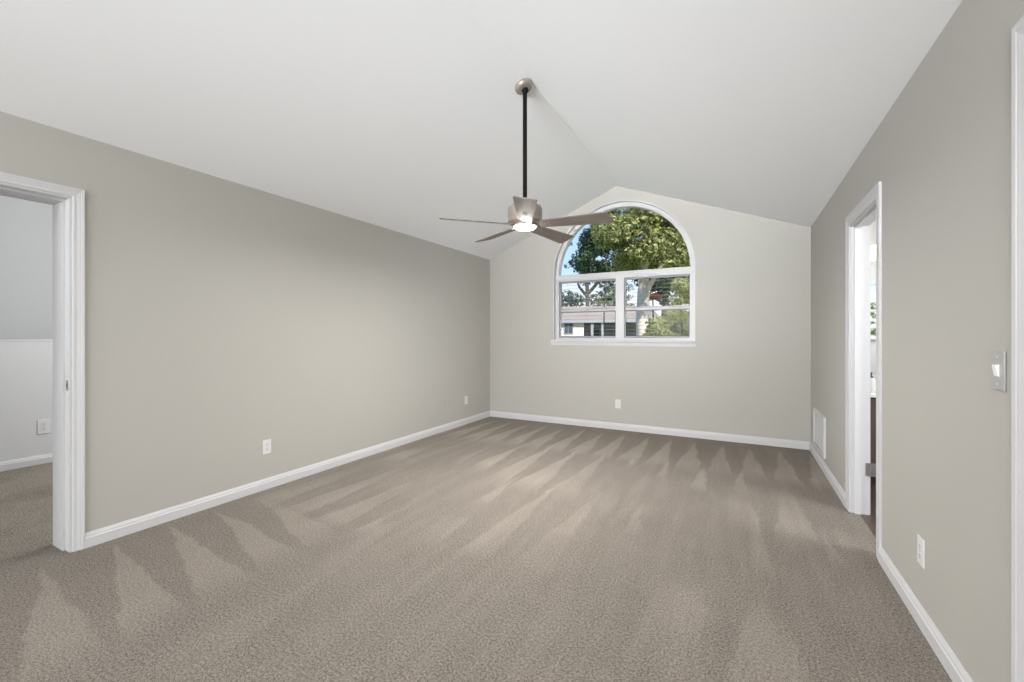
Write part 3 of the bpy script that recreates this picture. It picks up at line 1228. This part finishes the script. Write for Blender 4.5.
def tree(name, label, px, depth, trunk_parts, clumps, leaf, size, per, bark, seed, group=None, crown='crown'):
    x, y = out_xy(px, depth)
    e = empty(name, (x, y, GZ))
    tag(e, label, 'tree' if 'tree' in name or 'palm' in name else 'shrub', group)
    trunk_mesh('trunk', trunk_parts, bark, e)
    leaf_mesh(crown, clumps, per, size, leaf, e, (x, y, GZ), seed)
    return e


# the big oak in front of the window
rnd = random.Random(11)
OD = 15.0
ox, oy = out_xy(643, OD)
main = [(0, 0, -0.3), (0.02, 0, 0.8), (-0.02, 0, 2.0), (0.0, 0.05, 3.0), (0.05, 0.05, 4.2), (0.1, 0.1, 6.0), (0.1, 0.1, 8.0)]
mr = [0.38, 0.26, 0.225, 0.21, 0.12, 0.06, 0.03]
limbs = [(main, mr),
         ([(0.0, 0.05, 2.9), (0.7, -0.3, 3.9), (1.6, -0.6, 5.0), (2.6, -0.8, 6.4)], [0.10, 0.06, 0.04, 0.015]),
         ([(0.05, 0.05, 4.0), (-0.6, -0.6, 5.2), (-1.2, -1.0, 6.4)], [0.10, 0.07, 0.02]),
         ([(0.05, 0.05, 4.2), (0.9, 0.8, 5.4), (1.6, 1.3, 7.0)], [0.10, 0.07, 0.02])]
crown = []
tries = 0
while len(crown) < 230 and tries < 6000:
    tries += 1
    px = rnd.uniform(596, 745)
    py = rnd.uniform(95, 268)
    d = rnd.uniform(12.8, 16.5)
    # crown outline: an ellipse, open to the sky at the lower left
    ex, ey = (px - 668) / 98, (py - 185) / 92
    if ex * ex + ey * ey > 1:
        continue
    if px < 585 and py < 225:
        continue
    if (px - 624) ** 2 + (py - 213) ** 2 < 5 ** 2:
        continue
    crown.append(clump_at(px, py, d, rnd.uniform(0.30, 0.62)))
for px, py, d, r in ((620, 268, 14.3, 0.36), (665, 262, 15.6, 0.5), (678, 268, 15.8, 0.45), (688, 258, 15.8, 0.4), (612, 226, 14.2, 0.5), (606, 240, 14.0, 0.4), (634, 222, 13.0, 0.42), (644, 236, 13.0, 0.42), (638, 250, 13.0, 0.36), (650, 222, 13.0, 0.4), (652, 248, 13.0, 0.38), (640, 208, 13.0, 0.4)):
    crown.append(clump_at(px, py, d, r))
tree('oak_tree', 'large leafy tree with a pale trunk filling the arched pane', 643, OD, limbs, crown, M['leaf_oak'], 0.066, 1300, M['bark'], 3)

# a tree at the left, its dark leaf colour standing in for shaded foliage
DD = 21.5
tx, ty = out_xy(548, DD)
def rel(px, py, d):
    q = out_xy(px, d)
    return (q[0] - tx, q[1] - ty, out_z(py, d) - GZ)
tr = [([(0, 0, -0.3), (0.05, 0, 1.5), rel(549, 285, DD), rel(548, 262, DD), rel(546, 225, DD)], [0.26, 0.22, 0.19, 0.14, 0.05])]
cl = []
for _ in range(75):
    px, py = rnd.uniform(574, 618), rnd.uniform(218, 280)
    if px < 590 - (py - 222) * 0.35 or (px < 583 and py > 268):
        continue
    cl.append(clump_at(px, py, DD + rnd.uniform(-0.7, 0.7), rnd.uniform(0.26, 0.46)))
for px, py in ((571, 262), (567, 266), (574, 256), (576, 270), (570, 244)):
    cl.append(clump_at(px, py, DD, 0.15))
tree('shaded_left_tree', 'tree with shade-dark green leaves reaching in from the left of the arched pane', 548, DD, tr, cl, M['leaf_shaded'], 0.08, 900, M['bark_dark'], 8)
# a slender tree far behind the house
x, y = out_xy(587, 50)
hh = out_z(283, 50) - GZ
tr = [([(0, 0, -0.3), (0.1, 0, hh * 0.5), (0.0, 0, hh), (0.2, 0, hh + 3)], [0.30, 0.24, 0.20, 0.10]),
      ([(0.0, 0, hh - 1.4), (1.4, 0.1, hh + 0.1), (2.6, 0.2, hh + 0.9)], [0.22, 0.16, 0.06]),
      ([(0.0, 0, hh - 1.6), (-1.0, 0.1, hh - 0.4), (-1.5, 0.2, hh + 0.9)], [0.2, 0.14, 0.06])]
cl = [clump_at(rnd.uniform(582, 604), rnd.uniform(262, 281), rnd.uniform(49, 51), rnd.uniform(0.7, 1.1)) for _ in range(12)]
tree('slender_tree', 'dark slender tree rising behind the roof in the upper left pane', 587, 50, tr, cl, M['leaf_dark'], 0.2, 95, M['bark_dark'], 5)
# a drooping tree between the house and the oak
x, y = out_xy(604, 27)
hh = out_z(272, 27) - GZ
tr = [([(0, 0, -0.3), (0.05, 0, 1.2), (0.0, 0, 2.4), (0.1, 0, hh + 0.6)], [0.05, 0.045, 0.04, 0.02])]
cl = [clump_at(604 + rnd.uniform(-9, 9), rnd.uniform(270, 279), rnd.uniform(26.5, 27.5), rnd.uniform(0.22, 0.34)) for _ in range(14)]
cl += [clump_at(604 + rnd.uniform(-7, 9), rnd.uniform(279, 300), rnd.uniform(26.5, 27.5), rnd.uniform(0.13, 0.2)) for _ in range(16)]
tree('drooping_tree', 'thin dark tree with drooping fronds in the upper left pane beside the mullion', 604, 27, tr, cl, M['leaf_dark'], 0.10, 500, M['bark_dark'], 6)

# distant trees above the roof
for i, (px, dd, clist, lab) in enumerate((
        (571, 54, [(566, 296, 1.1), (573, 299, 1.2), (580, 301, 1.0), (563, 302, 1.0), (570, 304, 1.2)], 'round pale green distant tree over the left end of the roof'),
        (598, 52, [(595, 299, 0.9), (600, 297, 1.0), (598, 304, 1.0), (604, 303, 0.8)], 'small pale green distant tree over the carport'),
        (615, 46, [(612, 290, 0.9), (617, 284, 1.1), (614, 300, 1.1), (620, 298, 1.1), (618, 275, 0.8)], 'taller pale green distant tree beside the window mullion'))):
    cl = []
    for a, b_, r in clist:
        cl.append(clump_at(a, b_, dd, r))
    hgt = out_z(300, dd) - GZ
    tree('distant_tree', lab, px, dd, [([(0, 0, -0.3), (0.05, 0, hgt * 0.5), (0, 0, hgt)], [0.25, 0.2, 0.12])], cl, M['leaf_grey'], 0.20, 110, M['bark_dark'], 20 + i, 'distant trees')

# dark trees behind the trunk, right
for i, (px, dd, lab) in enumerate(((664, 22, 'dark tree in shade just right of the pale trunk'), (700, 32, 'dark tree behind the yellow-green hedge at the right'), (618, 60, 'dark tree just left of the pale trunk'))):
    cl = []
    for _ in range(26):
        cl.append(clump_at(px + rnd.uniform(-17, 17), rnd.uniform(245, 300) if i < 2 else rnd.uniform(262, 318), dd + rnd.uniform(-1.5, 1.5), rnd.uniform(0.5, 0.9)))
    tree('shade_tree', lab, px, dd, [([(0, 0, -0.3), (0.1, 0, 2), (0, 0, 5)], [0.3, 0.24, 0.1])], cl, M['leaf_dark'], 0.10, 300, M['bark_dark'], 40 + i, 'dark trees behind the trunk')

# yellow-green shrubs lower right
for i, (px0, px1, py0, py1, dd, lab) in enumerate(((658, 704, 284, 345, 11.5, 'tall yellow-green shrub in sunlight at the lower right pane'), (652, 660, 322, 350, 9.0, 'low yellow-green shrub at the foot of the pale trunk'))):
    cl = []
    for _ in range(60 if i == 0 else 16):
        px = rnd.uniform(px0, px1)
        py = rnd.uniform(py0, py1 + 12)
        if i == 0 and px < (668 if py < 312 else 659):
            continue
        cl.append(clump_at(px, py, dd + rnd.uniform(-0.6, 0.6), rnd.uniform(0.16, 0.27)))
    pxm = (px0 + px1) / 2
    hgt = out_z(py0 + 12, dd) - GZ
    tree('garden_shrub', lab, pxm, dd, [([(0, 0, -0.1), (0.03, 0, hgt * 0.5), (0, 0, hgt * 0.8)], [0.05, 0.04, 0.02])], cl, M['leaf_yellow'], 0.048, 2600, M['bark_dark'], 60 + i, 'sunlit shrubs', 'foliage')

# orange-leaved bush behind the trunk
cl = [clump_at(652 + rnd.uniform(-4, 6), 295 + rnd.uniform(-2.5, 3), 17.5 + rnd.uniform(-0.3, 0.3), 0.16) for _ in range(9)]
hgt = out_z(297, 17.5) - GZ
tree('orange_shrub', 'orange-red bush right of the pale trunk', 653, 17.5, [([(0, 0, -0.1), (0.02, 0, hgt * 0.5), (0, 0, hgt)], [0.06, 0.05, 0.02])], cl, M['leaf_orange'], 0.06, 3000, M['bark_dark'], 77, None, 'foliage')

# bush outside the bathroom window (seen in the mirror)
x, y = 2.6, -2.0
e = empty('hedge_shrub', (x, y, GZ))
tag(e, 'green shrub outside the bathroom, glimpsed in its mirror', 'shrub')
cl = [(x + rnd.uniform(-1.2, 1.4), y + rnd.uniform(-0.5, 0.5), rnd.uniform(0.0, 1.85), rnd.uniform(0.2, 0.32)) for _ in range(34)]
trunk_mesh('trunk', [([(0, 0, -0.1), (0.03, 0, 0.8), (0, 0, 1.4)], [0.06, 0.05, 0.02])], M['bark_dark'], e)
leaf_mesh('foliage', cl, 900, 0.055, M['leaf_yellow'], e, (x, y, GZ), 91)

# ------------------------------------------------------------------ house across the lawn
HD = 33.0
hx, hy = out_xy(590, HD)
hang = YAW - (590 - 512) / F_PX * 0.9
house = empty('neighbour_house', (hx, hy, GZ), (0, 0, hang))
tag(house, 'white single-storey house with a tan roof and carport across the lawn', 'house')
U = HD / F_PX * 1.02             # metres per picture pixel at the facade


def hp(n, bm, m, parent=None, label=None):
    return link(n, bm, m, parent or house, label=label)


EZ = out_z(322, HD) - GZ
bm = bmesh.new()
box(bm, -60 * U, -6 * U, 0, 9, 0, EZ)
hp('house_wall', bm, M['stucco'])
bm = bmesh.new()
box(bm, -6 * U, 62 * U, 4.5, 9, 0, EZ)
hp('carport_wall', bm, M['carport'])
RZH = out_z(306, HD + 4) - GZ
bm = bmesh.new()
prism(bm, [(-0.35, EZ - 0.02), (-0.35, EZ + 0.20), (4.5, RZH), (10.0, EZ + 0.2), (10.0, EZ - 0.02)], 'x', -64 * U, 66 * U)
hp('roof', bm, M['roof'])
bm = bmesh.new()
box(bm, -64 * U, 66 * U, -0.40, -0.35, EZ - 0.06, EZ + 0.22)
hp('fascia', bm, M['carport'])
for c0, c1 in ((-24.5, -17), (-50, -42)):
    bm = bmesh.new()
    wt, wb = EZ - 0.12, EZ - 0.88
    box(bm, c0 * U - 0.07, c1 * U + 0.07, -0.06, 0.02, wb - 0.07, wt + 0.07)
    f_ = hp('window', bm, M['carport'])
    bm = bmesh.new()
    box(bm, c0 * U, (c0 + c1) / 2 * U - 0.02, -0.08, -0.05, wb, wt)
    box(bm, (c0 + c1) / 2 * U + 0.02, c1 * U, -0.08, -0.05, wb, wt)
    hp('window_pane', bm, M['dark_glass'], f_)
for c in (2, 12, 30, 48):
    bm = bmesh.new()
    box(bm, c * U - 0.10, c * U + 0.10, -0.25, -0.05, 0, EZ)
    hp('carport_post', bm, M['carport'])
bm = bmesh.new()
box(bm, 4 * U, 11 * U, 4.42, 4.52, 0, 2.0)
hp('house_door', bm, M['dark_glass'], label='dark door in the carport')
